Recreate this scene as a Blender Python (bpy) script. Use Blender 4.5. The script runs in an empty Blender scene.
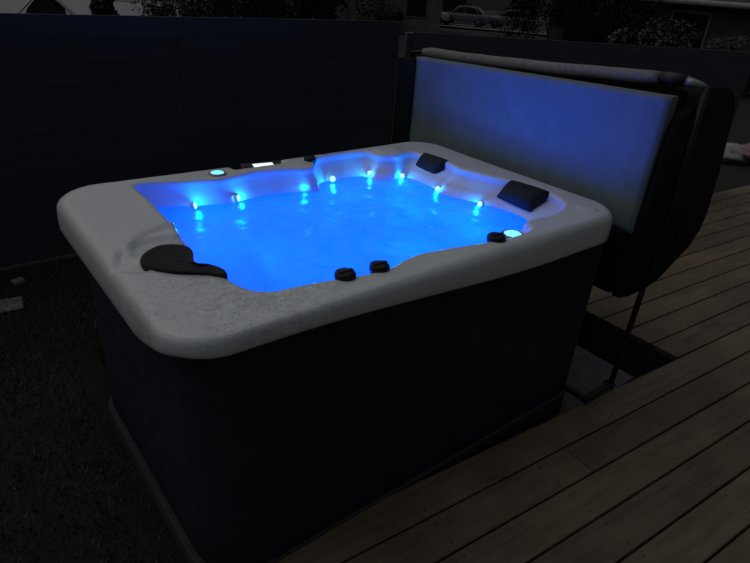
import bpy, bmesh, math, random
from mathutils import Vector, Matrix, noise
random.seed(7)
PI = math.pi
scene = bpy.context.scene
col = scene.collection
R = math.radians

# ------------------------------------------------------------------ helpers
def link(o): col.objects.link(o); return o

def mesh_obj(name, bm, mat, parent=None, smooth=False):
    me = bpy.data.meshes.new(name)
    bm.normal_update(); bm.to_mesh(me); bm.free()
    if smooth:
        for p in me.polygons: p.use_smooth = True
    for m in (mat if isinstance(mat, (list, tuple)) else [mat]): me.materials.append(m)
    o = bpy.data.objects.new(name, me); link(o)
    if parent is not None: o.parent = parent
    return o

def thing(name, label, cat, loc=(0, 0, 0), rz=0.0, group=None):
    o = bpy.data.objects.new(name, None); link(o)
    o.empty_display_size = .1
    o.location = loc; o.rotation_euler = (0, 0, rz)
    return tag(o, label, cat, group)

def tag(o, label=None, cat=None, group=None, kind=None):
    if label: o['label'] = label
    if cat: o['category'] = cat
    if group: o['group'] = group
    if kind: o['kind'] = kind
    return o

def box(bm, x0, x1, y0, y1, z0, z1, bev=0.0, mat=Matrix.Identity(4), seg=2):
    r = bmesh.ops.create_cube(bm, size=1.0)
    vs = r['verts']
    for v in vs:
        v.co = Vector(((x0 + x1) / 2 + v.co.x * (x1 - x0), (y0 + y1) / 2 + v.co.y * (y1 - y0), (z0 + z1) / 2 + v.co.z * (z1 - z0)))
    if bev > 0:
        es = list({e for v in vs for e in v.link_edges})
        out = bmesh.ops.bevel(bm, geom=es, offset=bev, segments=seg, affect='EDGES', profile=.5)
        vs = list({v for f in out['faces'] for v in f.verts} | {v for v in vs if v.is_valid})
    if mat != Matrix.Identity(4):
        for v in vs: v.co = mat @ v.co
    return vs

def tube(bm, pts, r, n=12, cap=True):
    pts = [Vector(p) for p in pts]
    rs = r if isinstance(r, (list, tuple)) else [r] * len(pts)
    rings = []
    up = Vector((0, 0, 1))
    for i, p in enumerate(pts):
        d = (pts[min(i + 1, len(pts) - 1)] - pts[max(i - 1, 0)]).normalized()
        a = d.cross(up)
        if a.length < 1e-3: a = d.cross(Vector((0, 1, 0)))
        a.normalize(); b = a.cross(d).normalized()
        rings.append([bm.verts.new(p + rs[i] * (math.cos(t) * a + math.sin(t) * b)) for t in [2 * PI * k / n for k in range(n)]])
    for i in range(len(rings) - 1):
        for k in range(n):
            bm.faces.new((rings[i][k], rings[i][(k + 1) % n], rings[i + 1][(k + 1) % n], rings[i + 1][k]))
    if cap:
        bm.faces.new(rings[0]); bm.faces.new(rings[-1][::-1])
    bmesh.ops.recalc_face_normals(bm, faces=bm.faces)

def lathe(bm, prof, n=32, mat=Matrix.Identity(4)):
    rings = []
    for (r, z) in prof:
        if r < 1e-5: rings.append([bm.verts.new(mat @ Vector((0, 0, z)))])
        else: rings.append([bm.verts.new(mat @ Vector((r * math.cos(2 * PI * k / n), r * math.sin(2 * PI * k / n), z))) for k in range(n)])
    for a, b in zip(rings, rings[1:]):
        for k in range(n):
            if len(a) == 1 and len(b) == 1: continue
            if len(a) == 1: bm.faces.new((a[0], b[(k + 1) % n], b[k]))
            elif len(b) == 1: bm.faces.new((a[k], a[(k + 1) % n], b[0]))
            else: bm.faces.new((a[k], a[(k + 1) % n], b[(k + 1) % n], b[k]))
    bmesh.ops.recalc_face_normals(bm, faces=bm.faces)

def extrude_poly(bm, pts, axis_vec, bev=0.0, seg=3):
    """pts: closed 3D outline, extruded along axis_vec"""
    a = [bm.verts.new(p) for p in pts]
    b = [bm.verts.new(Vector(p) + Vector(axis_vec)) for p in pts]
    n = len(a)
    fa = bm.faces.new(a); fb = bm.faces.new(b[::-1])
    for k in range(n): bm.faces.new((a[(k + 1) % n], a[k], b[k], b[(k + 1) % n]))
    if bev > 0:
        es = [e for e in list(fa.edges) + list(fb.edges)]
        bmesh.ops.bevel(bm, geom=es, offset=bev, segments=seg, affect='EDGES', profile=.5)
    bmesh.ops.recalc_face_normals(bm, faces=bm.faces)

def catmull(pts, per=6, closed=True):
    out = []
    n = len(pts)
    for i in range(n if closed else n - 1):
        p0, p1, p2, p3 = [Vector(pts[j % n] if closed else pts[min(max(j, 0), n - 1)]) for j in (i - 1, i, i + 1, i + 2)]
        for k in range(per):
            t = k / per
            out.append(.5 * ((2 * p1) + (-p0 + p2) * t + (2 * p0 - 5 * p1 + 4 * p2 - p3) * t * t + (-p0 + 3 * p1 - 3 * p2 + p3) * t ** 3))
    if not closed: out.append(Vector(pts[-1]))
    return out

# ------------------------------------------------------------------ materials
class NT:
    def __init__(s, name):
        s.m = bpy.data.materials.new(name); s.m.use_nodes = True
        s.t = s.m.node_tree; s.b = s.t.nodes['Principled BSDF']; s.o = s.t.nodes['Material Output']
    def n(s, typ, **kw):
        x = s.t.nodes.new(typ)
        for k, v in kw.items():
            if k in x.inputs: x.inputs[k].default_value = v
            else: setattr(x, k, v)
        return x
    def l(s, a, b): s.t.links.new(a, b)
    def coord(s, kind='Object', scale=(1, 1, 1), rot=(0, 0, 0)):
        c = s.n('ShaderNodeTexCoord'); mp = s.n('ShaderNodeMapping')
        mp.inputs['Scale'].default_value = scale; mp.inputs['Rotation'].default_value = rot
        s.l(c.outputs[kind], mp.inputs['Vector']); return mp.outputs['Vector']
    def noise(s, vec, scale=5, detail=4, rough=.6):
        x = s.n('ShaderNodeTexNoise', Scale=scale, Detail=detail, Roughness=rough); s.l(vec, x.inputs['Vector']); return x.outputs['Fac']
    def ramp(s, fac, stops):
        x = s.n('ShaderNodeValToRGB'); e = x.color_ramp.elements
        while len(e) < len(stops): e.new(.5)
        for el, (p, c) in zip(e, stops): el.position = p; el.color = (*c, 1) if len(c) == 3 else c
        s.l(fac, x.inputs['Fac']); return x.outputs['Color']
    def bump(s, h, strength=.2, dist=.01, normal=None):
        x = s.n('ShaderNodeBump', Strength=strength, Distance=dist); s.l(h, x.inputs['Height'])
        if normal is not None: s.l(normal, x.inputs['Normal'])
        s.l(x.outputs['Normal'], s.b.inputs['Normal']); return x.outputs['Normal']

def plain(name, c, rough=.5, metal=0.0, nscale=30, var=.25, bump=.1, spec=.5):
    t = NT(name); v = t.coord()
    f = t.noise(v, nscale, 5)
    lo = tuple(max(0, x * (1 - var)) for x in c); hi = tuple(min(1, x * (1 + var)) for x in c)
    t.l(t.ramp(f, [(.3, lo), (.7, hi)]), t.b.inputs['Base Color'])
    t.b.inputs['Roughness'].default_value = rough; t.b.inputs['Metallic'].default_value = metal
    t.b.inputs['Specular IOR Level'].default_value = spec
    if bump: t.bump(f, bump, .004)
    return t.m

def glow(name, c, strength):
    t = NT(name)
    t.b.inputs['Base Color'].default_value = (.6, .65, .7, 1)
    t.b.inputs['Emission Color'].default_value = (*c, 1); t.b.inputs['Emission Strength'].default_value = strength
    t.b.inputs['Roughness'].default_value = .2
    return t.m

H0 = .9523
def m_acrylic():
    t = NT('acrylic'); v = t.coord()
    big = t.noise(v, 6, 6, .65); fine = t.noise(v, 90, 4, .7)
    mix = t.n('ShaderNodeMath', operation='ADD'); t.l(big, mix.inputs[0])
    mu = t.n('ShaderNodeMath', operation='MULTIPLY'); mu.inputs[1].default_value = .55; t.l(fine, mu.inputs[0]); t.l(mu.outputs[0], mix.inputs[1])
    t.l(t.ramp(mix.outputs[0], [(.55, (.67, .715, .745)), (.78, (.72, .765, .79)), (1.0, (.75, .79, .815))]), t.b.inputs['Base Color'])
    # wet patches: splashed, glossier, with beads of water
    wet = t.noise(v, 3.2, 3, .5)
    t.l(t.ramp(wet, [(.42, (.16, .16, .16)), (.6, (.34, .34, .34))]), t.b.inputs['Roughness'])
    # glints and dark reflections of the water film, painted into the near left shelf
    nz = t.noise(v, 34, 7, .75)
    glint = t.ramp(nz, [(.40, (.80, .80, .82)), (.52, (1.0, 1.0, 1.0)), (.64, (1.16, 1.16, 1.16))])
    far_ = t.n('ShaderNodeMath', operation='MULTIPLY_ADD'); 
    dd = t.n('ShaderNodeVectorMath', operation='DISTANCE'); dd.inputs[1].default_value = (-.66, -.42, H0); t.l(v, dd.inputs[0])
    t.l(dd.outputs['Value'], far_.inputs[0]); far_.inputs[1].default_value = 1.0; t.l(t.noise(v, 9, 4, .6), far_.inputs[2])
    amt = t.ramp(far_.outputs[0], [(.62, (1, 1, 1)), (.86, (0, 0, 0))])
    mk = t.n('ShaderNodeMixRGB', blend_type='MULTIPLY'); t.l(amt, mk.inputs[0]); t.l(t.b.inputs['Base Color'].links[0].from_socket, mk.inputs[1]); t.l(glint, mk.inputs[2])
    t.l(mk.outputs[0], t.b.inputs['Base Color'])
    vo = t.n('ShaderNodeTexVoronoi', Scale=105.0); t.l(v, vo.inputs['Vector'])
    beads = t.ramp(vo.outputs['Distance'], [(.02, (1, 1, 1)), (.26, (0, 0, 0))])
    gr = t.n('ShaderNodeVectorMath', operation='DISTANCE'); gr.inputs[1].default_value = (-.62, -.47, H0); t.l(v, gr.inputs[0])
    near = t.n('ShaderNodeMath', operation='MULTIPLY_ADD'); t.l(gr.outputs['Value'], near.inputs[0]); near.inputs[1].default_value = .55; t.l(wet, near.inputs[2])
    wm = t.ramp(near.outputs[0], [(.60, (1, 1, 1)), (.74, (0, 0, 0))])
    t.l(t.ramp(near.outputs[0], [(.58, (.10, .10, .10)), (.76, (.36, .36, .36))]), t.b.inputs['Roughness'])
    mm = t.n('ShaderNodeMath', operation='MULTIPLY'); t.l(beads, mm.inputs[0]); t.l(wm, mm.inputs[1])
    n1 = t.bump(big, .03, .02)
    t.bump(mm.outputs[0], .7, .004, n1)
    t.b.inputs['Coat Weight'].default_value = .35; t.b.inputs['Coat Roughness'].default_value = .12
    return t.m

def m_wood():
    t = NT('deck_wood'); geo = t.n('ShaderNodeNewGeometry')
    c = t.n('ShaderNodeTexCoord'); mp = t.n('ShaderNodeMapping'); mp.inputs['Scale'].default_value = (1.2, 14, 14)
    off = t.n('ShaderNodeVectorMath', operation='SCALE'); off.inputs[0].default_value = (37, 11, 5); t.l(geo.outputs['Random Per Island'], off.inputs['Scale'])
    add = t.n('ShaderNodeVectorMath', operation='ADD'); t.l(c.outputs['Object'], add.inputs[0]); t.l(off.outputs[0], add.inputs[1])
    t.l(add.outputs[0], mp.inputs['Vector'])
    g = t.noise(mp.outputs['Vector'], 2.2, 8, .68)
    blot = t.noise(c.outputs['Object'], 2.6, 4, .6)
    cr = t.ramp(g, [(.28, (.125, .097, .060)), (.5, (.195, .157, .103)), (.72, (.24, .198, .136))])
    br = t.ramp(geo.outputs['Random Per Island'], [(0, (.82, .81, .80)), (.5, (.95, .93, .89)), (1, (1.10, 1.06, 1.0))])
    mx = t.n('ShaderNodeMixRGB', blend_type='MULTIPLY'); mx.inputs[0].default_value = 1; t.l(cr, mx.inputs[1]); t.l(br, mx.inputs[2])
    bb = t.ramp(blot, [(.35, (.72, .72, .74)), (.65, (1.08, 1.06, 1.04))])
    m2 = t.n('ShaderNodeMixRGB', blend_type='MULTIPLY'); m2.inputs[0].default_value = 1; t.l(mx.outputs[0], m2.inputs[1]); t.l(bb, m2.inputs[2])
    t.l(m2.outputs[0], t.b.inputs['Base Color'])
    t.l(t.ramp(blot, [(.35, (.42, .42, .42)), (.65, (.7, .7, .7))]), t.b.inputs['Roughness'])
    # fine ridges machined along each board
    sp = t.n('ShaderNodeSeparateXYZ'); t.l(c.outputs['Object'], sp.inputs[0])
    si = t.n('ShaderNodeMath', operation='MULTIPLY'); si.inputs[1].default_value = 2 * PI / .0133; t.l(sp.outputs['Y'], si.inputs[0])
    sn = t.n('ShaderNodeMath', operation='SINE'); t.l(si.outputs[0], sn.inputs[0])
    n1 = t.bump(g, .5, .004)
    t.bump(sn.outputs[0], .12, .001, n1)
    return t.m

def m_ground(name, c1, c2, scale=3, rough=.95):
    t = NT(name); v = t.coord()
    a = t.noise(v, scale, 8, .65)
    t.l(t.ramp(a, [(.35, c1), (.65, c2)]), t.b.inputs['Base Color']); t.b.inputs['Roughness'].default_value = rough
    t.bump(a, .5, .03); return t.m

def m_leaf(name, c1, c2):
    t = NT(name); geo = t.n('ShaderNodeNewGeometry')
    t.l(t.ramp(geo.outputs['Random Per Island'], [(0, c1), (1, c2)]), t.b.inputs['Base Color'])
    t.b.inputs['Roughness'].default_value = .6; return t.m

def m_water():
    t = NT('aerated_water'); v = t.coord()
    n1 = t.noise(v, 5.0, 6, .62); n2 = t.noise(v, 26, 5, .6)
    ad = t.n('ShaderNodeMath', operation='MULTIPLY_ADD'); t.l(n2, ad.inputs[0]); ad.inputs[1].default_value = .3; t.l(n1, ad.inputs[2])
    bmp = t.n('ShaderNodeBump', Strength=.32, Distance=.03); t.l(ad.outputs[0], bmp.inputs['Height'])
    tr = t.n('ShaderNodeBsdfTranslucent'); tr.inputs['Color'].default_value = (.25, .76, .95, 1)
    cl = t.n('ShaderNodeBsdfTransparent'); cl.inputs['Color'].default_value = (.30, .84, .98, 1)
    t.l(bmp.outputs['Normal'], tr.inputs['Normal'])
    mx = t.n('ShaderNodeMixShader'); t.l(t.ramp(n1, [(.36, (.25, .25, .25)), (.60, (.97, .97, .97))]), mx.inputs[0])
    t.l(cl.outputs[0], mx.inputs[1]); t.l(tr.outputs[0], mx.inputs[2])
    gl = t.n('ShaderNodeBsdfGlossy', Roughness=.30); t.l(bmp.outputs['Normal'], gl.inputs['Normal'])
    fr = t.n('ShaderNodeFresnel', IOR=1.33); t.l(bmp.outputs['Normal'], fr.inputs['Normal'])
    m2 = t.n('ShaderNodeMixShader'); t.l(fr.outputs[0], m2.inputs[0]); t.l(mx.outputs[0], m2.inputs[1]); t.l(gl.outputs[0], m2.inputs[2])
    t.l(m2.outputs[0], t.o.inputs['Surface']); t.t.nodes.remove(t.b); return t.m

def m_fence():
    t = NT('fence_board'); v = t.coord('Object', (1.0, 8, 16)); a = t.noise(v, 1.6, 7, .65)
    t.l(t.ramp(a, [(.3, (.062, .068, .088)), (.7, (.088, .096, .124))]), t.b.inputs['Base Color']); t.b.inputs['Roughness'].default_value = .85  # blue spill of the tub's glow is tinted into the board colour
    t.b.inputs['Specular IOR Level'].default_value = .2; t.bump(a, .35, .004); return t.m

M = dict(
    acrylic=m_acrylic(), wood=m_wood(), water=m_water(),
    cabinet=plain('black_cabinet', (.030, .034, .052), .9, nscale=12, var=.2, bump=.03, spec=.15),
    plinth=plain('grey_plinth', (.038, .038, .039), .8, nscale=18),
    pillow=plain('charcoal_pillow', (.016, .017, .020), .6, nscale=120, var=.2, bump=.25, spec=.25),
    knob=plain('black_knob', (.012, .012, .014), .35, nscale=60, spec=.3),
    vinyl=plain('black_vinyl', (.010, .011, .012), .85, nscale=55, var=.3, bump=.35, spec=.15),
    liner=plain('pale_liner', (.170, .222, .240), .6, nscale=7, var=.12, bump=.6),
    foam=plain('grey_foam', (.27, .26, .25), .9, nscale=45, var=.25, bump=.5),
    steel=plain('black_steel', (.012, .012, .012), .45, nscale=80),
    alu=plain('pale_metal', (.35, .35, .35), .4, .6),
    concrete=m_ground('concrete', (.10, .10, .105), (.17, .17, .175), 7),
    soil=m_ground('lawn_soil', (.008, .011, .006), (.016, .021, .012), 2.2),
    asphalt=m_ground('asphalt', (.10, .10, .10), (.16, .16, .16), 1.2),
    gravel=m_ground('pale_gravel', (.24, .24, .25), (.37, .37, .38), 3.5),
    stone=plain('pale_stone', (.24, .24, .235), .9, nscale=14, bump=.5),
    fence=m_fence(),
    post=plain('fence_post', (.07, .075, .10), .6, nscale=14),
    grass=m_leaf('grass_blade', (.032, .050, .024), (.075, .100, .048)),
    leafd=m_leaf('leaf_dark', (.012, .016, .010), (.032, .038, .022)),
    leafg=m_leaf('leaf_grey', (.040, .046, .034), (.10, .105, .080)),
    bark=plain('bark', (.06, .05, .042), .9, nscale=12, bump=.6),
    carw=plain('pale_car_paint', (.30, .29, .27), .25, nscale=3, var=.04, bump=0),
    carg=plain('grey_car_paint', (.12, .12, .13), .25, nscale=3, var=.04, bump=0),
    glass=plain('car_glass', (.012, .013, .015), .08, nscale=3, var=.1, bump=0),
    tyre=plain('tyre_rubber', (.015, .015, .015), .9),
    rim=plain('wheel_rim', (.15, .15, .15), .35, .7),
    shedw=plain('dark_shed_board', (.05, .046, .042), .8, nscale=8),
    roofp=plain('pale_roof', (.42, .42, .42), .7, nscale=6),
    housew=plain('house_render', (.09, .085, .08), .9, nscale=3),
    housel=plain('house_pale_render', (.26, .255, .27), .9, nscale=3),
    roofd=plain('dark_roof', (.06, .055, .055), .8, nscale=9),
    pink=plain('pink_cloth', (.34, .20, .22), .85, nscale=20, bump=.5),
    cream=plain('cream_cloth', (.36, .34, .31), .85, nscale=20, bump=.5),
    led=glow('led_lens', (.16, .78, 1.0), 4.2),
    ledc=glow('lit_button', (.10, .62, 1.0), 1.9),
    screen=glow('lit_display', (.75, .88, 1.0), 1.1),
)

# ------------------------------------------------------------------ camera (solved from the photograph's perspective)
cam_d = bpy.data.cameras.new('camera'); cam = link(bpy.data.objects.new('camera', cam_d))
r = Vector((0.78648363, -0.61392762, 0.06735261)); u = Vector((0.24032858, 0.40467435, 0.88231562)); f = Vector((0.5689338, 0.67774003, -0.4658141))
cam.matrix_world = Matrix(((r.x, u.x, -f.x, -1.30812), (r.y, u.y, -f.y, -1.73323), (r.z, u.z, -f.z, 1.73916), (0, 0, 0, 1)))
cam_d.sensor_width = 36; cam_d.sensor_fit = 'HORIZONTAL'; cam_d.lens = 579.015 / 750 * 36
cam_d.clip_start = .05; cam_d.clip_end = 600
scene.camera = cam

# ------------------------------------------------------------------ hot tub
H = .9523                      # rim height above the deck
tub = thing('hot_tub', 'pale grey acrylic hot tub with black cabinet and blue lit interior', 'hot tub')
CX, CY = .05, 0.0
OX, OY, OR = .962, .633, .150
inner = [(-.655, .548), (-.60, .540), (-.50, .497), (-.42, .478), (-.345, .462), (-.25, .478), (-.166, .494), (-.09, .486), (-.02, .472), (.04, .445),
         (.085, .440), (.115, .455), (.150, .520), (.20, .557), (.27, .570), (.36, .572), (.45, .565), (.490, .535), (.505, .470), (.58, .425), (.665, .445), (.705, .425),
         (.722, .36), (.735, .27), (.735, .19), (.72, .13), (.735, .06), (.768, -.04), (.800, -.12), (.818, -.20), (.828, -.30), (.812, -.38), (.765, -.445), (.70, -.478),
         (.62, -.495), (.55, -.495), (.49, -.492), (.445, -.500), (.42, -.545), (.36, -.560), (.30, -.562), (.235, -.560), (.17, -.547), (.09, -.531), (-.01, -.512), (-.09, -.501), (-.165, -.510),
         (-.24, -.532), (-.32, -.530), (-.40, -.515), (-.48, -.500), (-.56, -.488), (-.63, -.475), (-.672, -.43), (-.690, -.37), (-.700, -.315), (-.716, -.265),
         (-.738, -.225), (-.735, -.185), (-.724, -.145), (-.712, -.10), (-.692, .0), (-.680, .08), (-.675, .18), (-.670, .29), (-.668, .40), (-.668, .50)]
NA = 480
dense = catmull([(a, b, 0) for a, b in inner], 10)
ang = sorted((math.atan2(p.y - CY, p.x - CX), (Vector((p.x - CX, p.y - CY)).length)) for p in dense)
def r_in(th):
    lo, hi = 0, len(ang) - 1
    if th <= ang[0][0] or th >= ang[-1][0]:
        a0, r0 = ang[-1]; a1, r1 = ang[0]; a1 += 2 * PI
        t = th if th > 0 else th + 2 * PI
        return r0 + (r1 - r0) * (t - a0) / max(1e-6, a1 - a0)
    while hi - lo > 1:
        m = (lo + hi) // 2
        if ang[m][0] <= th: lo = m
        else: hi = m
    (a0, r0), (a1, r1) = ang[lo], ang[hi]
    return r0 + (r1 - r0) * (th - a0) / max(1e-6, a1 - a0)
def r_rect(th, ox, oy, rad):
    """distance from (CX, CY) to a rounded rectangle"""
    d = Vector((math.cos(th), math.sin(th))); lo, hi = 0.0, 3.0
    for _ in range(40):
        m = (lo + hi) / 2; x = abs(CX + d.x * m); y = abs(CY + d.y * m)
        qx, qy = max(x - (ox - rad), 0), max(y - (oy - rad), 0)
        inside = x <= ox and y <= oy and (qx * qx + qy * qy <= rad * rad)
        if inside: lo = m
        else: hi = m
    return lo
def sstep(a, b, x):
    t = min(1, max(0, (x - a) / (b - a))); return t * t * (3 - 2 * t)
def wall_off(th):
    return .045 + .085 * max(0, math.cos(th)) ** .8 + .01 * max(0, -math.sin(th))
ridge = [(-.888, -.10), (-.880, -.05), (-.848, .015), (-.791, .064), (-.706, .089), (-.66, .09)]
recess = [(-.87, -.13), (-.85, -.095), (-.82, -.07), (-.775, -.055), (-.73, -.065), (-.69, -.07)]
def seg_d(p, pl):
    best = 9
    for a, b in zip(pl, pl[1:]):
        a, b = Vector(a), Vector(b); t = min(1, max(0, (p - a).dot(b - a) / (b - a).length_squared)); best = min(best, (p - a - t * (b - a)).length)
    return best
def top_z(x, y):
    z = H
    z -= .030 * sstep(-.245, -.20, x) * (1 - sstep(-.01, .035, x)) * sstep(.545, .575, y)          # dip for the control panel
    for cx, cy, rr in ((.60, .515, .080), (.80, -.535, .050)):                                      # round plateaus in the corners
        d = math.hypot(x - cx, y - cy); z += .007 * (1 - sstep(rr - .016, rr, d))
    if x < -.55 and -.35 < y < .2:
        p = Vector((x, y)); d = seg_d(p, ridge); d2 = seg_d(p, recess)
        z += .012 * math.exp(-(d / .010) ** 2) + .010 * math.exp(-(d2 / .010) ** 2)
        if d2 < .07 and d < .14: z -= .012 * math.exp(-((d2 - .055) / .03) ** 2)
    z += .0012 * noise.noise(Vector((x * 9, y * 9, 0)))
    return z
bm = bmesh.new(); rows = []
NT_ROWS = 22
ths = [-PI + 2 * PI * (k + .5) / NA for k in range(NA)]
ro_l = [r_rect(t, OX, OY, OR) for t in ths]; ri_l = [r_in(t) for t in ths]
def ring(fn): rows.append([bm.verts.new(fn(k)) for k in range(NA)])
def at(k, rr, z): return Vector((CX + rr * math.cos(ths[k]), CY + rr * math.sin(ths[k]), z))
def zb(k):                     # the lip's lower edge is not quite level
    x, y = CX + ro_l[k] * math.cos(ths[k]), CY + ro_l[k] * math.sin(ths[k])
    return .826 + .066 * lw(k)
def lw(k):
    x, y = CX + ro_l[k] * math.cos(ths[k]), CY + ro_l[k] * math.sin(ths[k])
    return sstep(.30, .60, -y) * sstep(-.5, .75, -x)
ring(lambda k: at(k, ro_l[k] - .050, zb(k) + .010))
ring(lambda k: at(k, ro_l[k] - .012, zb(k))); ring(lambda k: at(k, ro_l[k] - .002, zb(k) + .006)); ring(lambda k: at(k, ro_l[k], zb(k) + .013))
ring(lambda k: at(k, ro_l[k] + .001, (zb(k) + .013 + H - .045 + .017 * lw(k)) / 2))
for a in (0, .35, .7, 1.05, 1.35):
    def fn(k, a=a):
        q_ = .045 - .017 * lw(k); p = at(k, ro_l[k] - q_ * (1 - math.cos(a)) - .001, 0); p.z = H - q_ + q_ * math.sin(a) + (top_z(p.x, p.y) - H) * sstep(0, 1.3, a); return p
    ring(fn)
for i in range(NT_ROWS + 1):
    def fn(k, i=i):
        t = i / NT_ROWS; rr = (ro_l[k] - .048) * (1 - t) + (ri_l[k] + .022) * t; p = at(k, rr, 0); p.z = top_z(p.x, p.y); return p
    ring(fn)
for dr, dz in ((.012, .0015), (.005, .006), (.001, .013), (-.001, .024), (-.004, .040)):
    def fn(k, dr=dr, dz=dz): p = at(k, ri_l[k] + dr, 0); p.z = top_z(p.x, p.y) - dz; return p
    ring(fn)
WZ = .853                      # still water level
ring(lambda k: at(k, ri_l[k] - wall_off(ths[k]) * .62, H - .066))
ring(lambda k: at(k, ri_l[k] - wall_off(ths[k]), WZ))
sm = [sum(ri_l[(k + j) % NA] for j in range(-12, 13)) / 25 for k in range(NA)]
for z, s, o in ((.74, .94, .0), (.60, .88, .0), (.52, .83, 0), (.49, .74, 0), (.48, .60, 0), (.46, .53, 0), (.36, .50, 0), (.20, .47, 0), (.165, .42, 0), (.155, .2, 0)):
    ring(lambda k, z=z, s=s: at(k, (sm[k] - wall_off(ths[k])) * s, z))
for a, b in zip(rows, rows[1:]):
    for k in range(NA): bm.faces.new((a[k], a[(k + 1) % NA], b[(k + 1) % NA], b[k]))
c = bm.verts.new((CX, CY, .15))
for k in range(NA): bm.faces.new((rows[-1][k], rows[-1][(k + 1) % NA], c))
bmesh.ops.recalc_face_normals(bm, faces=bm.faces)
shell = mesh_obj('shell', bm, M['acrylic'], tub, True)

# cabinet: four grooved panels wrapped round a rounded plan, on a pale plinth
def loop_rect(ox, oy, rad0, n=14, x0=0.0):
    pts = []
    for sx, sy, a0 in ((1, 1, 0), (-1, 1, PI / 2), (-1, -1, PI), (1, -1, 1.5 * PI)):
        rad = rad0 if sx < 0 else rad0 * .42
        cx, cy = sx * (ox - rad), sy * (oy - rad)
        for k in range(n + 1):
            a = a0 + PI / 2 * k / n; pts.append((cx + rad * math.cos(a) + x0, cy + rad * math.sin(a)))
    return pts
def wrap(bm, ox, oy, rad, levels, cap_top=True, x0=0.0):
    rings = []
    for z, d in levels: rings.append([bm.verts.new((x, y, z)) for x, y in loop_rect(ox - d, oy - d, rad - d, 14, x0)])
    n = len(rings[0])
    for a, b in zip(rings, rings[1:]):
        for k in range(n): bm.faces.new((a[k], a[(k + 1) % n], b[(k + 1) % n], b[k]))
    bm.faces.new(rings[0]); 
    if cap_top: bm.faces.new(rings[-1])
    bmesh.ops.recalc_face_normals(bm, faces=bm.faces)
bm = bmesh.new()
lv = [(.015, .006), (.022, 0), (.25, 0), (.50, 0), (.75, 0), (.884, 0)]
wrap(bm, .922, .602, .17, lv, False, .022)
cab = mesh_obj('cabinet', bm, M['cabinet'], tub, True)
for p in cab.data.polygons: p.use_smooth = abs(p.normal.z) < .3
bm = bmesh.new(); wrap(bm, .936, .608, .18, [(-.128, .004), (-.12, .0), (.008, 0), (.014, .006)], True, .016)
mesh_obj('plinth', bm, M['plinth'], tub)

# head pillows on the right hand wall
def pillow(y0, y1, xt0, xt1, xb, zt, zb):
    bm = bmesh.new(); NU, NV = 18, 14; g = []
    for j in range(NV + 1):
        row = []
        for i in range(NU + 1):
            uu, vv = i / NU, j / NV
            xt = xt0 + (xt1 - xt0) * uu; y = y0 + (y1 - y0) * uu
            narrow = 1 - .10 * vv; ym = (y0 + y1) / 2; y = ym + (y - ym) * narrow
            x = xt + (xb - xt) * vv + .0 * vv; z = zt + (zb - zt) * vv ** 1.25
            e = (1 - abs(2 * uu - 1) ** 6) * (1 - abs(2 * vv - 1) ** 6)
            nrm = Vector((-.55, 0, .83)); hump = .022 * e ** .6 * (.8 + .35 * math.sin(PI * vv))
            row.append(bm.verts.new(Vector((x, y, z)) + nrm * hump))
        g.append(row)
    bk = [[bm.verts.new(v.co + Vector((.035, 0, -.045))) if (i in (0, NU) or j in (0, NV)) else None for i, v in enumerate(row)] for j, row in enumerate(g)]
    for j in range(NV):
        for i in range(NU): bm.faces.new((g[j][i], g[j][i + 1], g[j + 1][i + 1], g[j + 1][i]))
    per = [(0, i) for i in range(NU)] + [(j, NU) for j in range(NV)] + [(NV, i) for i in range(NU, 0, -1)] + [(j, 0) for j in range(NV, 0, -1)]
    for (a, b), (c_, d) in zip(per, per[1:] + per[:1]): bm.faces.new((g[a][b], bk[a][b], bk[c_][d], g[c_][d]))
    bm.faces.new([bk[a][b] for a, b in per])
    bmesh.ops.recalc_face_normals(bm, faces=bm.faces)
    return mesh_obj('pillow', bm, M['pillow'], tub, True)
pillow(.405, .225, .752, .772, .680, H - .003, H - .076)
pillow(-.118, -.328, .818, .850, .722, H - .003, H - .060)
# the curved pillow and its tail in the near left corner
pl = [(-.874, -.165), (-.870, -.136), (-.852, -.108), (-.823, -.084), (-.794, -.071), (-.763, -.076), (-.738, -.090), (-.720, -.114), (-.717, -.150), (-.728, -.185), (-.742, -.220), (-.735, -.250), (-.712, -.270), (-.696, -.300), (-.690, -.330), (-.700, -.352),
      (-.722, -.333), (-.746, -.309), (-.803, -.269), (-.844, -.226), (-.866, -.191)]
out = catmull([(a, b, 0) for a, b in pl], 5)
bm = bmesh.new(); ctr = Vector((-.775, -.18, 0)); rg = []
for t, zz in ((1.0, H - .03), (1.0, H + .004), (.975, H + .010), (.93, H + .0105), (.84, H + .008), (.70, H + .005), (.45, H + .003), (.2, H + .0025)):
    rg.append([bm.verts.new((ctr.x + (p.x - ctr.x) * t, ctr.y + (p.y - ctr.y) * t, zz)) for p in out])
for a, b in zip(rg, rg[1:]):
    for k in range(len(out)): bm.faces.new((a[k], a[(k + 1) % len(out)], b[(k + 1) % len(out)], b[k]))
bm.faces.new(rg[-1]); bm.faces.new(rg[0][::-1]); bmesh.ops.recalc_face_normals(bm, faces=bm.faces)
po = mesh_obj('pillow', bm, M['pillow'], tub, True); po['label'] = 'curved corner pillow with a long tail'

def part_at(name, prof, loc, mat, parent=tub, rot=None, n=32):
    bm = bmesh.new(); mt = Matrix.Translation(loc) @ (rot.to_matrix().to_4x4() if rot else Matrix.Identity(4)); lathe(bm, prof, n, mt)
    return mesh_obj(name, bm, mat, parent, True)
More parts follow.
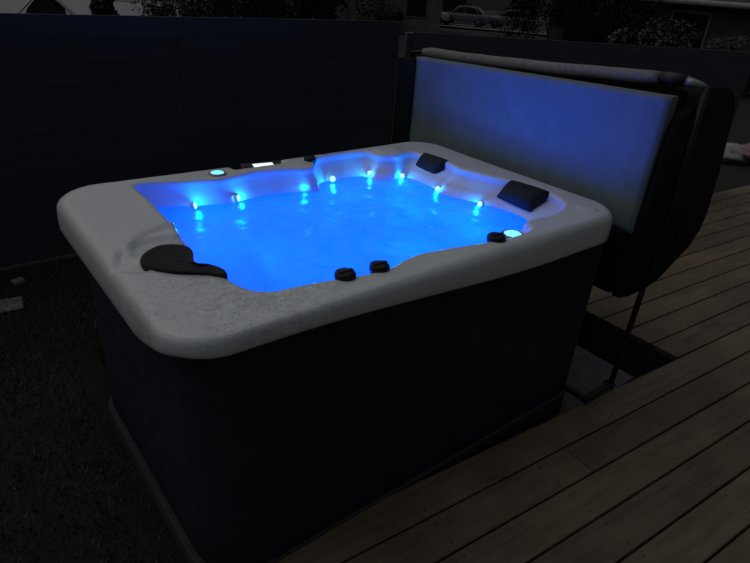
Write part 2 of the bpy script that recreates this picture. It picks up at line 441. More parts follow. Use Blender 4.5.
# air and diverter valves on the rim
for x, y, rr in ((-.403, -.517, .033), (-.282, -.527, .032), (.219, -.556, .034), (.142, .537, .029)):
    kb = part_at('valve_knob', [(rr * .7, -.03), (rr * .98, -.004), (rr, .002), (rr * .97, .010), (rr * .86, .015), (rr * .5, .0165), (0, .017)], (x, y, H), M['knob'])
    bm = bmesh.new(); box(bm, x - rr * .8, x + rr * .8, y - .006, y + .006, H + .015, H + .020, .002); mesh_obj('grip', bm, M['knob'], kb)
# lit button on the back rim, lamp in the near right bay
lb = part_at('rim_lamp', [(.036, -.01), (.038, .003), (.034, .006), (.028, .006)], (-.325, .530, H), M['alu'])
part_at('lens', [(.028, .0), (.028, .0055), (.022, .009), (0, .011)], (-.325, .530, H), M['ledc'], lb)
lb = part_at('rim_lamp', [(.042, -.02), (.044, .003), (.040, .006), (.033, .006)], (.325, -.545, H - .012), M['alu'])
part_at('lens', [(.033, .0), (.033, .0055), (.024, .011), (0, .013)], (.325, -.545, H - .012), M['ledc'], lb)
# control panel with its lit display
rp = Matrix.Translation((-.075, .590, H - .020)) @ Matrix.Rotation(R(14), 4, 'X') @ Matrix.Rotation(R(-4), 4, 'Z')
bm = bmesh.new(); box(bm, -.105, .105, -.034, .034, -.012, .010, .008, rp, 3); cp = mesh_obj('control_panel', bm, M['knob'], tub)
bm = bmesh.new(); box(bm, -.050, .048, -.016, .016, .009, .0118, .0012, rp); mesh_obj('display', bm, M['screen'], cp)
for xx in (-.085, -.068, .066, .083):
    bm = bmesh.new(); lathe(bm, [(.0065, .008), (.0065, .012), (.004, .0135), (0, .0135)], 12, rp @ Matrix.Translation((xx, 0, 0))); mesh_obj('button', bm, M['steel'], cp)
# LED lights along the water line, and the lamps they hold
BLUE = (.0, .062, 1.0)
def lamp(loc, w, rad=.02, colr=BLUE):
    d = bpy.data.lights.new('tub_light', 'POINT'); d.energy = w; d.color = colr; d.shadow_soft_size = rad
    o = link(bpy.data.objects.new('tub_light', d)); o.location = loc; o.parent = tub; return o
leds = [(-.455, .410), (-.268, .405), (.034, .400), (.215, .440), (.425, .432), (.565, .362), (.588, .135), (.618, -.10)]
for i, (x, y) in enumerate(leds):
    zz = WZ + .016 if i < 5 else WZ + .004
    d = Vector((CX - x, CY - y, 0)); d = (Vector((-d.x, -d.y, 0))).normalized()
    rot = Vector((-d.x, -d.y, .35)).to_track_quat('Z', 'Y')
    ft = part_at('led_light', [(.016, -.012), (.018, .0), (.015, .003), (.012, .004)], (x + d.x * .028, y + d.y * .028, zz), M['acrylic'], tub, rot, 20)
    part_at('lens', [(.0125, .002), (.0125, .005), (.009, .008), (0, .0095)], (x + d.x * .028, y + d.y * .028, zz), M['led'], ft, rot, 16)
    lamp((x + d.x * .012, y + d.y * .012, zz + .004), .50, .007, (.0, .30, 1.0))
WPOW = 1.9
for x, y, zz, k_ in ((-.42, .30, .70, .8), (-.1, .28, .62, .9), (.22, .28, .70, 1.1), (.5, .25, .74, 1.2), (.5, -.1, .72, 1.2), (.4, -.33, .74, 1.2), (.05, -.3, .72, 1.3), (-.3, -.28, .70, 1.0), (-.5, .0, .70, .8), (.1, 0, .35, 1)):
    lamp((x, y, zz), WPOW * k_, .05)

# water
bm = bmesh.new(); NW = 240; rr_ = []
for j in range(1, 41):
    t = j / 40
    row = []
    for k in range(NW):
        th = -PI + 2 * PI * (k + .5) / NW; rad = (r_in(th) - wall_off(th) + .004) * t
        x, y = CX + rad * math.cos(th), CY + rad * math.sin(th)
        zz = WZ + (1 - t ** 6) * (.011 * noise.noise(Vector((x * 5, y * 5, 1))) + .008 * noise.noise(Vector((x * 13, y * 13, 4))))
        row.append(bm.verts.new((x, y, zz)))
    rr_.append(row)
for a, b in zip(rr_, rr_[1:]):
    for k in range(NW): bm.faces.new((a[k], a[(k + 1) % NW], b[(k + 1) % NW], b[k]))
c = bm.verts.new((CX, CY, WZ))
for k in range(NW): bm.faces.new((rr_[0][k], rr_[0][(k + 1) % NW], c))
bmesh.ops.recalc_face_normals(bm, faces=bm.faces)
tag(mesh_obj('tub_water', bm, M['water'], None, True), 'glowing bright blue bubbling water filling the hot tub', 'water')

# ------------------------------------------------------------------ folded cover and its lifter
cov = thing('tub_cover', 'folded black spa cover with blue lit pale liner standing at the tub end', 'spa cover', (1.0, 0, 0))
def cpart(name, bm, mat, smooth=False):
    for v in bm.verts: v.co.x -= 1.0
    return mesh_obj(name, bm, mat, cov, smooth)
Y0, Y1 = -.655, .80
# pale liner panel, with the slight sag of a foam slab
bm = bmesh.new(); NU, NV = 40, 26
def lin(uu, vv, back):
    y = Y0 + (Y1 - Y0) * uu; ztop = 1.410 - .050 * uu; z = .845 + (ztop - .845) * vv
    x = .996 + (.05 if back else 0)
    if not back: x += .006 * noise.noise(Vector((y * 2.3, z * 2.6, 3))) - .004 * math.sin(PI * uu) * math.sin(PI * vv)
    return (x, y, z)
gf = [[bm.verts.new(lin(i / NU, j / NV, False)) for i in range(NU + 1)] for j in range(NV + 1)]
gb = [[bm.verts.new(lin(i / NU, j / NV, True)) for i in range(NU + 1)] for j in range(NV + 1)]
for j in range(NV):
    for i in range(NU):
        bm.faces.new((gf[j][i], gf[j + 1][i], gf[j + 1][i + 1], gf[j][i + 1])); bm.faces.new((gb[j][i], gb[j][i + 1], gb[j + 1][i + 1], gb[j + 1][i]))
for j in range(NV):
    bm.faces.new((gf[j][0], gb[j][0], gb[j + 1][0], gf[j + 1][0])); bm.faces.new((gf[j][NU], gf[j + 1][NU], gb[j + 1][NU], gb[j][NU]))
for i in range(NU):
    bm.faces.new((gf[0][i], gf[0][i + 1], gb[0][i + 1], gb[0][i])); bm.faces.new((gf[NV][i], gb[NV][i], gb[NV][i + 1], gf[NV][i + 1]))
bmesh.ops.recalc_face_normals(bm, faces=bm.faces)
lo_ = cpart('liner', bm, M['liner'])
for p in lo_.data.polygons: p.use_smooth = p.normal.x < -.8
bm = bmesh.new(); box(bm, .985, 1.044, Y0 + .018, Y1, .55, .842, .008); cpart('lower_skirt', bm, M['vinyl'])
# dark folded half behind it
prof = catmull([(1.145, .56), (1.22, .545), (1.36, .575), (1.50, .64), (1.575, .745), (1.592, .90), (1.580, 1.10), (1.55, 1.25), (1.48, 1.35), (1.36, 1.395), (1.24, 1.405), (1.165, 1.395), (1.145, 1.36)], 4)
bm = bmesh.new(); extrude_poly(bm, [(p[0], Y0 + .025, p[1]) for p in [(q_.x, q_.y) for q_ in prof]], (0, Y1 - Y0 - .05, 0), .02)
cpart('folded_half', bm, M['vinyl'], True)
# end skirt hanging over the near end, a softer rounded outline
prof = catmull([(.985, .56), (1.08, .540), (1.22, .540), (1.33, .560), (1.42, .597), (1.52, .65), (1.590, .72), (1.622, .86), (1.612, 1.0), (1.594, 1.14), (1.565, 1.25), (1.53, 1.34), (1.48, 1.405), (1.34, 1.432), (1.19, 1.430), (1.14, 1.36), (1.055, 1.334), (1.025, 1.285), (1.016, 1.22), (1.008, 1.0), (.995, .75)], 4)
bm = bmesh.new(); extrude_poly(bm, [(p.x, Y0 - .03, p.y) for p in prof], (0, .045, 0), .012)
for v in bm.verts: v.co.y += .012 * noise.noise(Vector((v.co.x * 6, v.co.z * 5, 1)))
cpart('end_skirt', bm, M['vinyl'], True)
# skirt flap past the far end
bm = bmesh.new(); extrude_poly(bm, [(.985, Y1 + .001, .60), (.985, Y1 + .145, .62), (.985, Y1 + .150, 1.34), (.985, Y1 + .001, 1.350)], (.03, 0, 0), .006)
o = cpart('skirt_flap', bm, M['vinyl'])
# carry handle strap on the outer skirt
bm = bmesh.new(); tube(bm, [(1.30, Y0 - .045, .90), (1.30, Y0 - .06, .86), (1.30, Y0 - .06, .74), (1.30, Y0 - .045, .70)], .012, 8); cpart('strap', bm, M['vinyl'], True)

lift = thing('cover_lifter', 'black steel cover lifter with grey foam cross bar above the folded cover', 'cover lifter', (1.12, -.70, -.13))
def lpart(name, bm, mat, smooth=True):
    for v in bm.verts: v.co -= Vector((1.12, -.70, -.13))
    return mesh_obj(name, bm, mat, lift, smooth)
bm = bmesh.new(); P0, P1 = Vector((1.10, .858, 1.377)), Vector((1.10, -.535, 1.457))
pts = []
for i in range(25):
    t = i / 24; p = P0.lerp(P1, t); p.z += -.010 * math.sin(PI * t) + .003 * noise.noise(Vector((t * 7, 0, 0))); pts.append(p)
tube(bm, pts, [.018] + [.0265 + .0015 * noise.noise(Vector((i * .8, 1, 0))) for i in range(23)] + [.024], 16); lpart('foam_bar', bm, M['foam'])
bm = bmesh.new(); tube(bm, [(1.10, -.536, 1.457), (1.10, -.59, 1.460), (1.103, -.640, 1.460)], [.0245, .026, .022], 16); lpart('grip', bm, M['steel'])
bm = bmesh.new(); tube(bm, [(1.103, -.639, 1.460), (1.108, -.67, 1.458), (1.118, -.695, 1.454), (1.132, -.708, 1.449)], [.020, .016, .012, .007], 12); lpart('bar_end', bm, M['alu'])
bm = bmesh.new(); tube(bm, [(1.118, -.712, .02), (1.135, -.712, .55), (1.150, -.712, 1.0), (1.13, -.712, 1.449)], .0135, 10); lpart('arm', bm, M['steel'])
bm = bmesh.new(); tube(bm, [(1.10, .855, 1.377), (1.12, .975, 1.36), (1.15, .975, 1.0), (1.118, .975, -.10)], .0135, 10); lpart('arm', bm, M['steel'])
bm = bmesh.new(); box(bm, .90, 1.14, -.722, -.69, .012, .040, .004); box(bm, .90, .926, -.722, -.58, .014, .038, .003); lpart('bracket', bm, M['steel'], False)
bm = bmesh.new(); tube(bm, [(1.118, -.728, .026), (1.118, -.682, .026)], .020, 14); lpart('pivot_bolt', bm, M['steel'])

# ------------------------------------------------------------------ deck (boards run almost along the tub)
DA = -.0878785
bw, y0d, XE = .1594889, -.6163, 1.716
bm = bmesh.new(); gap = .0085
def deckbox(x0a, x0b, x1, ya, yb_):
    """one board, left end cut at x0a (at ya) .. x0b (at yb_)"""
    vs = box(bm, 0, 1, ya, yb_, -.030, 0.0, .0)
    for v in vs:
        if v.co.x < .5: v.co.x = x0a if v.co.y < (ya + yb_) / 2 else x0b
        else: v.co.x = x1
rnd = random.Random(3)
rows_ = []
k = 0
for k in range(0, 26):                       # in front of the tub
    ya, yb_ = y0d - (k + 1) * bw + gap / 2, y0d - k * bw - gap / 2
    cuts = [-1.25]
    if k == 1: cuts += [.652]
    else:
        x = -1.25 + rnd.uniform(1.6, 4.2) if k > 5 else rnd.uniform(3.2, 6.0)
        while x < 12.5: cuts.append(x); x += rnd.uniform(3.0, 4.8)
    if k == 1: cuts += [4.9, 9.0]
    cuts.append(13.0)
    for a, b in zip(cuts, cuts[1:]): deckbox(a + .002, a + .002, b - .002, ya, yb_)
nb = 0
k = 1
ytop = 1.075
while y0d + k * bw - gap / 2 < ytop + .05:     # past the tub's right end, cut parallel to the tub
    ya, yb_ = y0d + (k - 1) * bw + gap / 2, y0d + k * bw - gap / 2
    def xe(y): return (XE + math.sin(DA) * y) / math.cos(DA)
    x0a, x0b = xe(ya), xe(yb_)
    cuts = []
    x = {8: 4.342, 7: 4.342, 9: 4.933}.get(k, rnd.uniform(3.4, 5.6))
    if rnd.random() < .75 or k in (7, 8, 9): cuts = [x]
    ends = cuts + [13.0]; first = True; prev = None
    for e in ends:
        if first: deckbox(x0a, x0b, e - .002, ya, yb_); first = False
        else: deckbox(prev + .002, prev + .002, e - .002, ya, yb_)
        prev = e
    k += 1
ytop = y0d + (k - 1) * bw
bmesh.ops.bevel(bm, geom=[e for e in bm.edges if e.calc_face_angle(0) > 1 and abs(e.verts[0].co.z - e.verts[1].co.z) < 1e-5 and e.verts[0].co.z > -.01], offset=.003, segments=1, affect='EDGES')
nscr = len(bm.faces)
def screws(xj, kk):
    yc = y0d - (kk + .5) * bw
    for o_ in (-.047, .047):
        lathe_pts = [bm.verts.new((xj + .0042 * math.cos(PI * a / 4), yc + o_ + .0042 * math.sin(PI * a / 4), .0007)) for a in range(8)]
        bm.faces.new(lathe_pts).material_index = 1
x = -1.2 + .0225
while x < 10:
    for kk in range(0, 20): screws(x + rnd.uniform(-.004, .004), kk)
    x += .55
x = 2.2 + .0225
while x < 10:
    for kk in range(-10, 0): screws(x + rnd.uniform(-.004, .004), kk)
    x += .55
dk = mesh_obj('deck', bm, [M['wood'], M['steel']], None); dk.rotation_euler.z = DA; tag(dk, 'weathered brown timber deck boards around the tub', kind='structure')
# joists and fascia under the boards
bm = bmesh.new()
for (x0, x1, ya, yb_) in ((-1.25, 13, y0d - .045, y0d - .005), (1.76, 13, ytop - .05, ytop - .01)): box(bm, x0, x1, ya, yb_, -.30, -.032)
x = -1.2
while x < 13: box(bm, x, x + .045, y0d - 26 * bw, y0d - .05, -.20, -.033); x += .55
xj = 2.2
while xj < 13: box(bm, xj, xj + .045, y0d, ytop - .055, -.20, -.033); xj += .55
fas = box(bm, 0, .03, y0d - .004, ytop - .012, -.30, -.031)
for v in fas: v.co.x += (XE + .006 + math.sin(DA) * v.co.y) / math.cos(DA)
o = mesh_obj('deck_frame', bm, M['shedw'], None); o.rotation_euler.z = DA; tag(o, 'dark timber joists and fascia under the deck', kind='structure')

# ------------------------------------------------------------------ ground
def gz(x, y):
    d = math.hypot(x + 1.3, y + 1.7)
    if -.81 < x < 2.0 and y < 1.04 and y > -5: return -.36          # dug out for the tub's base and the deck frame
    return -.065 - .03 * max(0, d - 6)
def sheet(name, x0, x1, y0, y1, nx, ny, mat, dz=0, rough=.0):
    bm = bmesh.new()
    xs = [x0 + (x1 - x0) * i / nx for i in range(nx + 1)]; ys = [y0 + (y1 - y0) * j / ny for j in range(ny + 1)]
    xs = sorted([v for v in xs if abs(v) > 7] + [-6.5 + .5 * i for i in range(27)] + [-.83, -.80, 1.98, 2.04]); ys = sorted([v for v in ys if abs(v) > 7] + [-6.5 + .5 * i for i in range(27)] + [1.02, 1.06])
    nx, ny = len(xs) - 1, len(ys) - 1
    g = [[bm.verts.new((xs[i], ys[j], 0)) for i in range(nx + 1)] for j in range(ny + 1)]
    for row in g:
        for v in row:
            v.co.z = gz(v.co.x, v.co.y) + dz + rough * noise.noise(Vector((v.co.x * .8, v.co.y * .8, 0)))
    for j in range(ny):
        for i in range(nx): bm.faces.new((g[j][i], g[j][i + 1], g[j + 1][i + 1], g[j + 1][i]))
    return tag(mesh_obj(name, bm, mat, None, True), kind='structure')
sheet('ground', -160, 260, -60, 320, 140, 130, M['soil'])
bm = bmesh.new(); box(bm, .80, 1.52, -.655, 1.0, -.30, -.125, .006); tag(mesh_obj('concrete_pad', bm, M['concrete'], None), kind='structure')

# grass blades on the lawn left of and behind the tub
verts, faces = [], []
rg_ = random.Random(11)
for _ in range(110000):
    x = rg_.uniform(-3.2, 4.6); y = rg_.uniform(-1.6, 2.25)
    if x > -.94 and y < 1.05: continue
    if x > 1.6 and y < ytop + .1: continue
    if x > 2.2 and (x - 2.2) / 2.86 * -1.6 + 2.28 < y + .05: continue
    h = rg_.uniform(.012, .038); a = rg_.uniform(0, 2 * PI); w = .0035; le = rg_.uniform(-.02, .02); l2 = rg_.uniform(-.02, .02)
    i = len(verts); z0 = -.066
    verts += [(x - w * math.cos(a), y - w * math.sin(a), z0), (x + w * math.cos(a), y + w * math.sin(a), z0), (x + le, y + l2, z0 + h)]
    faces.append((i, i + 1, i + 2))
me = bpy.data.meshes.new('grass'); me.from_pydata(verts, [], faces); me.materials.append(M['grass'])
tag(link(bpy.data.objects.new('grass', me)), 'short dark lawn grass beside the tub', 'grass', kind='stuff')

def stone(name, loc, sx, sy, sz, rz, label):
    bm = bmesh.new(); box(bm, -sx / 2, sx / 2, -sy / 2, sy / 2, 0, sz, .012, seg=3)
    bmesh.ops.subdivide_edges(bm, edges=bm.edges[:], cuts=2, use_grid_fill=True)
    for v in bm.verts: v.co += Vector((1, 1, .4)) * .008 * noise.noise(v.co * 9 + Vector(loc))
    o = mesh_obj(name, bm, M['stone'], None, True); o.location = loc; o.rotation_euler.z = rz; return tag(o, label, 'stone')
stone('stepping_stone', (-1.115, 1.735, -.066), .16, .15, .016, R(-8), 'flat pale stepping stone lying in the dark grass')
stone('garden_stone', (-1.01, 1.99, -.066), .07, .05, .035, .3, 'small pale stone between the stepping stone and the fence')

# ------------------------------------------------------------------ fences
def fence(a, b, bays, h, label, nboards):
    a, b = Vector(a), Vector(b); d = (b - a); L = d.length; rz = math.atan2(d.y, d.x)
    t = thing('board_fence', label, 'fence', (a.x, a.y, -.075), rz)
    w = L / bays
    for i in range(bays):
        bm = bmesh.new(); bh = (h - .03) / nboards
        for j in range(nboards):
            x0, x1 = i * w + .001, (i + 1) * w - .001
            vs = box(bm, x0, x1, -.075, -.053, .03 + j * bh + .0008, .03 + (j + 1) * bh - .0008, .0015, seg=1)
            off = rnd.uniform(-.001, .001)
            for v in vs: v.co.y += off
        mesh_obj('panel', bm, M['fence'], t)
    for i in range(bays + 1):
        bm = bmesh.new(); box(bm, i * w - .045, i * w + .045, -.045, .045, -.2, h - .012, .004)
        mesh_obj('post', bm, M['post'], t)
    return t
fence((-5.4, 2.3), (2.06, 2.3), 4, 1.50, 'tall dark horizontal board fence behind the tub', 11)
fence((2.22, 2.24), (5.06, .66), 2, 1.425, 'lower dark board fence running behind the folded cover', 10)

# ------------------------------------------------------------------ background beyond the fences
CAMP = Vector((-1.308, -1.733))
def bg(dx, dy, d):
    v = Vector((dx, dy)).normalized() * d; p = CAMP + v; return p.x, p.y, gz(p.x, p.y)

def leaf_mesh(n, rx, ry, rz_, zc, size, rr, mat, lobes=9):
    verts, faces = [], []
    cl = []
    for _ in range(lobes):
        while True:
            p = Vector((rr.uniform(-1, 1), rr.uniform(-1, 1), rr.uniform(-1, 1)))
            if p.length < .85: break
        cl.append((p, rr.uniform(.28, .5)))
    for _ in range(n):
        c0, cr = cl[rr.randrange(lobes)]
        v = Vector((rr.gauss(0, 1), rr.gauss(0, 1), rr.gauss(0, 1))).normalized() * cr * rr.random() ** .4
        p = c0 + v; p = Vector((p.x * rx, p.y * ry, zc + p.z * rz_))
        if p.z < .05: p.z = .05 + rr.random() * .2
        a = Vector((rr.gauss(0, 1), rr.gauss(0, 1), rr.gauss(0, 1))).normalized(); b = a.orthogonal().normalized(); s = size * rr.uniform(.6, 1.3)
        i = len(verts); verts += [p - a * s * .5 - b * 0, p + b * s * .28, p + a * s * .6, p - b * s * .28]; faces.append((i, i + 1, i + 2, i + 3))
    me = bpy.data.meshes.new('crown'); me.from_pydata([tuple(v) for v in verts], [], faces); me.materials.append(mat); return me
def tree(name, loc, h, spread, mat, label, seed, n=2600, size=.2, group=None, low=.35):
    rr = random.Random(seed); t = thing(name, label, 'tree', loc, rr.uniform(0, 6), group)
    me = leaf_mesh(n, spread, spread, h * (1 - low) / 2, h * (low + 1) / 2, size, rr, mat, 14); c = link(bpy.data.objects.new('crown', me)); c.parent = t
    bm = bmesh.new(); tube(bm, [(0, 0, -.2), (.05, 0, h * .3), (-.03, .06, h * .6), (.02, 0, h * .85)], [h * .03, h * .024, h * .014, h * .004], 9)
    for k in range(7):
        a = rr.uniform(0, 6.28); z0 = h * rr.uniform(.25, .6); tube(bm, [(0, 0, z0), (math.cos(a) * spread * .4, math.sin(a) * spread * .4, z0 + h * .12), (math.cos(a) * spread * .8, math.sin(a) * spread * .8, z0 + h * .22)], [h * .012, h * .008, h * .002], 6)
    mesh_obj('trunk', bm, M['bark'], t, True); return t
def bush(name, loc, h, w, mat, label, seed, n=1500, size=.12, group=None):
    rr = random.Random(seed); t = thing(name, label, 'shrub', loc, rr.uniform(0, 6), group)
    me = leaf_mesh(n, w, w * .8, h * .55, h * .5, size, rr, mat, 10); c = link(bpy.data.objects.new('foliage', me)); c.parent = t
    bm = bmesh.new()
    for k in range(5):
        a = k * 1.3; tube(bm, [(0, 0, -.1), (math.cos(a) * w * .3, math.sin(a) * w * .3, h * .5), (math.cos(a) * w * .5, math.sin(a) * w * .5, h * .8)], [.03, .018, .006], 6)
    mesh_obj('stem', bm, M['bark'], t, True); return t

# pale yard and road
def ribbon(name, pts, w, mat, dz):
    bm = bmesh.new(); prev = None
    pts = [Vector(p) for p in pts]; fine = []
    for a, b in zip(pts, pts[1:]):
        for i in range(12): fine.append(a.lerp(b, i / 12))
    fine.append(pts[-1])
    for i, p in enumerate(fine):
        d = (fine[min(i + 1, len(fine) - 1)] - fine[max(i - 1, 0)]).normalized(); nrm = Vector((-d.y, d.x)); row = []
        for s in (-.5, -.25, 0, .25, .5):
            q_ = p + nrm * w * s; row.append(bm.verts.new((q_.x, q_.y, gz(q_.x, q_.y) + dz)))
        if prev:
            for k in range(4): bm.faces.new((prev[k], row[k], row[k + 1], prev[k + 1]))
        prev = row
    bmesh.ops.recalc_face_normals(bm, faces=bm.faces)
    return tag(mesh_obj(name, bm, mat, None, True), kind='structure')
ribbon('gravel_yard', [(-18, 42), (16, 34)], 34, M['gravel'], .10)
ribbon('road', [(14, 56), (36.3, 31.5), (62, 0)], 7.5, M['asphalt'], .12)

# small shed with a pale pitched roof, seen just over the fence at the left
x, y, z = bg(.190, .982, 15.0)
sh = thing('garden_shed', 'small dark garden shed with pale pitched roof beyond the left fence', 'shed', (x, y, z), R(-12)); sh.scale = (.85, .85, .95)
bm = bmesh.new(); box(bm, -.42, .42, -.6, .6, -.1, 1.03)
g1 = [bm.verts.new(p) for p in ((-.42, -.6, 1.03), (.42, -.6, 1.03), (0, -.6, 1.42))]; g2 = [bm.verts.new(p) for p in ((-.42, .6, 1.03), (.42, .6, 1.03), (0, .6, 1.42))]
bm.faces.new(g1); bm.faces.new(g2[::-1]); mesh_obj('wall', bm, M['shedw'], sh)
bm = bmesh.new()
for s in (-1, 1):
    extrude_poly(bm, [(s * .62, -.72, .93), (0, -.72, 1.47), (0, -.72, 1.51), (s * .62, -.72, .97)], (0, 1.44, 0))
mesh_obj('roof', bm, M['roofp'], sh)
bm = bmesh.new(); box(bm, -.2, .2, -.618, -.601, 0, .9, .004); mesh_obj('door', bm, M['shedw'], sh)

# houses
def house(name, label, loc, rz, w, dp, h, rh, wm, rm, nwin):
    t = thing(name, label, 'house', loc, rz)
    bm = bmesh.new(); box(bm, -w / 2, w / 2, -dp / 2, dp / 2, -1.5, h)
    for s in (-1, 1):
        g = [bm.verts.new(p) for p in ((s * w / 2, -dp / 2, h), (s * w / 2, dp / 2, h), (s * w / 2, 0, h + rh))]; bm.faces.new(g)
    mesh_obj('wall', bm, wm, t)
    bm = bmesh.new(); ov = .5; sl = rh / (dp / 2)
    for s in (-1, 1): extrude_poly(bm, [(-w / 2 - ov, s * (dp / 2 + ov), h - ov * sl), (-w / 2 - ov, 0, h + rh), (-w / 2 - ov, 0, h + rh + .16), (-w / 2 - ov, s * (dp / 2 + ov), h - ov * sl + .16)], (w + 2 * ov, 0, 0))
    mesh_obj('roof', bm, rm, t)
    bm = bmesh.new(); tube(bm, [(-w / 2 - ov, -dp / 2 - ov - .08, h - ov * sl + .1), (w / 2 + ov, -dp / 2 - ov - .08, h - ov * sl + .1)], .09, 10); mesh_obj('gutter', bm, M['roofp'], t)
    for i in range(nwin):
        cx = -w / 2 + w * (i + .5) / nwin
        bm = bmesh.new(); box(bm, cx - .6, cx + .6, -dp / 2 - .05, -dp / 2 - .002, .9, 2.1, .01); fr = mesh_obj('window', bm, M['housel'], t)
        bm = bmesh.new(); box(bm, cx - .52, cx + .52, -dp / 2 - .06, -dp / 2 - .052, .98, 2.02); mesh_obj('pane', bm, M['glass'], fr)
    bm = bmesh.new(); box(bm, w * .2, w * .2 + .7, -.35, .35, h + rh * .6, h + rh + .9); mesh_obj('chimney', bm, wm, t)
    return t
x, y, z = bg(.575, .818, 38)
house('house', 'pale grey rendered house behind the trees at centre', (x, y, z), R(-36), 11, 7, 3.0, 2.2, M['housel'], M['roofd'], 4)
x, y, z = bg(.91, .43, 26)
house('house', 'dark walled low house with pale gutter at far right', (x, y, z), R(-66), 9, 6, 2.55, 1.8, M['housew'], M['roofd'], 3)

# cars
def car(loc, rz, paint, label, hatch=False):
    t = thing('parked_car', label, 'car', loc, rz, 'cars parked along the road')
    low = [(-2.05, .32), (-2.1, .62), (-2.0, .82), (-1.0, .90), (1.0, .92), (1.9, .86), (2.08, .62), (2.05, .32)]
    bm = bmesh.new(); extrude_poly(bm, [(a, -.84, b) for a, b in low], (0, 1.68, 0), .10); mesh_obj('body', bm, paint, t, True)
    cabp = [(-1.15, .88), (-.45, 1.38), (.1, 1.45), (.85, 1.40), (1.55 if hatch else 1.35, .90)]
    bm = bmesh.new(); extrude_poly(bm, [(a, -.70, b) for a, b in cabp], (0, 1.40, 0), .06); cb = mesh_obj('cabin', bm, paint, t, True)
    for s in (-1, 1):
        for seg in ([(-.92, .94), (-.42, 1.30), (.06, 1.36), (.06, .94)], [(.14, .94), (.14, 1.36), (.78, 1.32), (1.12, .94)]):
            bm = bmesh.new(); extrude_poly(bm, [(a, s * .702, b) for a, b in seg], (0, s * .012, 0)); mesh_obj('window', bm, M['glass'], cb)
    bm = bmesh.new(); extrude_poly(bm, [(-1.14, -.6, .93), (-1.14, .6, .93), (-.54, .56, 1.36), (-.54, -.56, 1.36)], (-.03, 0, .03)); mesh_obj('windscreen', bm, M['glass'], cb)
    bm = bmesh.new(); extrude_poly(bm, [(1.40, -.6, .98), (1.40, .6, .98), (.95, .56, 1.36), (.95, -.56, 1.36)], (.03, 0, .03)); mesh_obj('rear_window', bm, M['glass'], cb)
    for sx in (-1.28, 1.28):
        for s in (-1, 1):
            mt = Matrix.Translation((sx, s * .80, .31)) @ Matrix.Rotation(PI / 2, 4, 'X')
            bm = bmesh.new(); lathe(bm, [(0, -.09), (.27, -.09), (.31, -.06), (.31, .06), (.27, .09), (0, .09)], 24, mt); w = mesh_obj('wheel', bm, M['tyre'], t, True)
            bm = bmesh.new(); lathe(bm, [(0, -.1), (.17, -.098), (.18, -.092), (.18, .092), (.17, .098), (0, .1)], 20, mt); mesh_obj('rim', bm, M['rim'], w, True)
    for s in (-.6, .6):
        bm = bmesh.new(); box(bm, -2.12, -2.04, s - .16, s + .16, .62, .76, .02); mesh_obj('headlight', bm, M['roofp'], t)
    return t
x, y, z = bg(.676, .737, 50); car((x, y, z + .13), R(-50), M['carw'], 'cream parked car at the left end of the row')
x, y, z = bg(.722, .692, 51); car((x, y, z + .13), R(-57), M['carg'], 'grey parked car beside a cream car beyond the lower fence')
x, y, z = bg(.772, .636, 52); car((x, y, z + .13), R(-63), M['carg'], 'grey hatchback parked farthest right, half behind shrubs', True)

# trees and shrubs, each placed where it stands over the fence line
tree('bare_tree', bg(.262, .965, 27), 6.0, 1.5, M['leafd'], 'dark loose tree right of the pale roofed shed', 21, 2300, .22)
tree('garden_tree', bg(.395, .918, 30), 6.5, 2.6, M['leafg'], 'grey green tree with gaps over the pale yard', 22, 2600, .26, low=.05)
tree('garden_tree', bg(.49, .872, 26), 7.0, 2.4, M['leafd'], 'dense dark tree left of the pale house', 23, 5200, .28, low=.02)
tree('garden_tree', bg(.545, .838, 30), 6.0, 1.7, M['leafd'], 'narrow dark tree in front of the pale house', 24, 3600, .26, low=.05)
bush('garden_shrub', bg(.613, .79, 33), 2.2, 1.5, M['leafd'], 'dark shrub between the pale house and the cars', 31)
tree('garden_tree', bg(.70, .714, 62), 7.0, 3.2, M['leafd'], 'dark tree standing behind the parked cars', 25, 4200, .34, low=.12)
tree('garden_tree', bg(.79, .613, 58), 7.5, 3.0, M['leafg'], 'grey green tree behind the farthest right car', 26, 4200, .34, low=.10)
for i, (dx, dy, d, h, w, lab) in enumerate(((.815, .579, 22, 2.6, 2.0, 'broad dark shrub right of the parked cars'), (.852, .523, 20, 2.4, 1.8, 'dark shrub in the middle of the shrub belt'), (.885, .465, 17, 1.55, 1.5, 'dark shrub in front of the low house'), (.925, .38, 19, 1.35, 1.7, 'rounded dark shrub nearest the far right fence end'))):
    bush('garden_shrub', bg(dx, dy, d), h, w, M['leafd'], lab, 40 + i, 6000, .11)
bm = bmesh.new(); tube(bm, [(0, 0, -.3), (0, 0, 3.2)], .06, 10); lathe(bm, [(.0, 3.2), (.09, 3.2), (.09, 3.24), (0, 3.3)], 12)
o = mesh_obj('pale_pole', bm, M['housel'], None, True); o.location = bg(.584, .812, 31); tag(o, 'pale upright pole in front of the grey house', 'pole')

for i, (dx, dy, d, h, w, lab) in enumerate(((.262, .965, 22, 1.5, .55, 'narrow dark shrub beside the pale roofed shed'), (.345, .939, 27, 1.6, 1.2, 'sparse grey green shrub at the edge of the pale yard'), (.395, .919, 25, 1.7, 1.1, 'leafy dark shrub between sparse shrub and thicket'),
        (.450, .893, 23, 2.2, 1.5, 'wide dark thicket above the middle of the tall fence'), (.505, .863, 24, 2.3, 1.5, 'dense dark thicket left of the pale house'), (.548, .836, 25, 1.9, .8, 'small dark shrub under the pale house wall'), (.640, .768, 34, 2.0, 1.0, 'dark shrub at the right corner of the pale house'))):
    bush('garden_shrub', bg(dx, dy, d), h, w, M['leafg'] if i == 1 else M['leafd'], lab, 60 + i, 1300 if i == 1 else 3200, .13)
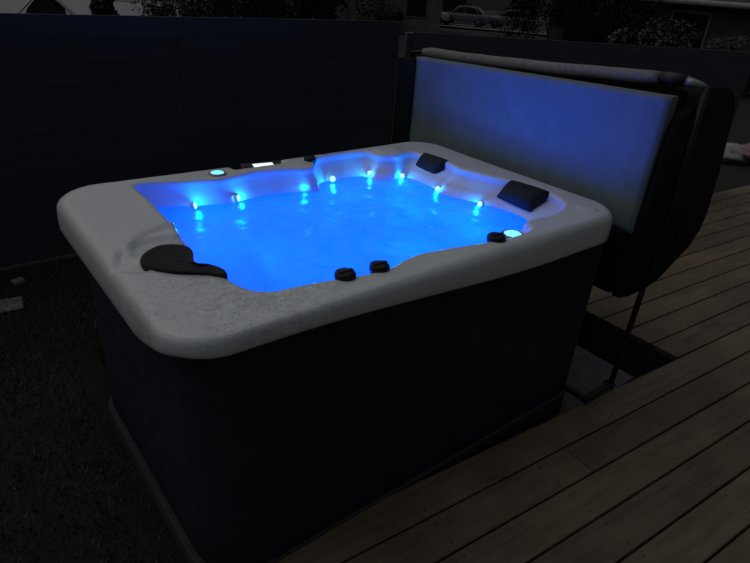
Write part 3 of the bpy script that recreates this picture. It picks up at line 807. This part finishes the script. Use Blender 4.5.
# bundle left on the ground past the deck
t = thing('cloth_bundle', 'pink and cream cloth bundle lying past the far edge of the deck', 'cloth bundle', (7.35, 1.25, gz(7.35, 1.25)), R(-20))
for nm, mt, c0, s in (('cream_fold', M['cream'], Vector((0, .1, .10)), Vector((.40, .26, .12))), ('pink_fold', M['pink'], Vector((.30, -.10, .16)), Vector((.34, .24, .12)))):
    bm = bmesh.new(); bmesh.ops.create_icosphere(bm, subdivisions=4, radius=1)
    for v in bm.verts:
        k = 1 + .22 * noise.noise(v.co * 2.2 + c0 * 5) + .08 * noise.noise(v.co * 6)
        v.co = Vector((v.co.x * s.x * k, v.co.y * s.y * k, v.co.z * s.z * k)) + c0; v.co.z = max(v.co.z, -.02)
    mesh_obj(nm, bm, mt, t, True)

# ------------------------------------------------------------------ dusk light
SUN_EL, SUN_AZ = 58.0, 330.0
w = bpy.data.worlds.new('World'); scene.world = w; w.use_nodes = True
nt = w.node_tree; bgn = nt.nodes['Background']
sky = nt.nodes.new('ShaderNodeTexSky'); sky.sky_type = 'NISHITA'; sky.sun_disc = False
sky.sun_elevation = R(SUN_EL); sky.sun_rotation = R(SUN_AZ); sky.dust_density = 4.0; sky.air_density = 1.0
hs = nt.nodes.new('ShaderNodeHueSaturation'); hs.inputs['Saturation'].default_value = .45
nt.links.new(sky.outputs[0], hs.inputs['Color']); nt.links.new(hs.outputs[0], bgn.inputs['Color'])
bgn.inputs['Strength'].default_value = .017
sd = bpy.data.lights.new('sun', 'SUN'); sd.energy = .27; sd.angle = R(110); sd.color = (1, .99, .97)
so = link(bpy.data.objects.new('sun', sd))
dirv = Vector((math.sin(R(SUN_AZ)) * math.cos(R(SUN_EL)), math.cos(R(SUN_AZ)) * math.cos(R(SUN_EL)), math.sin(R(SUN_EL))))
so.rotation_euler = dirv.to_track_quat('Z', 'Y').to_euler(); so.location = (0, 0, 8)

# ------------------------------------------------------------------ render settings
vs = scene.view_settings; vs.view_transform = 'Standard'; vs.look = 'None'; vs.exposure = 0; vs.gamma = 1; vs.use_curve_mapping = False
scene.render.engine = 'CYCLES'
cy = scene.cycles; cy.use_denoising = True; cy.max_bounces = 10; cy.diffuse_bounces = 5; cy.transparent_max_bounces = 12
cy.sample_clamp_indirect = 4.0
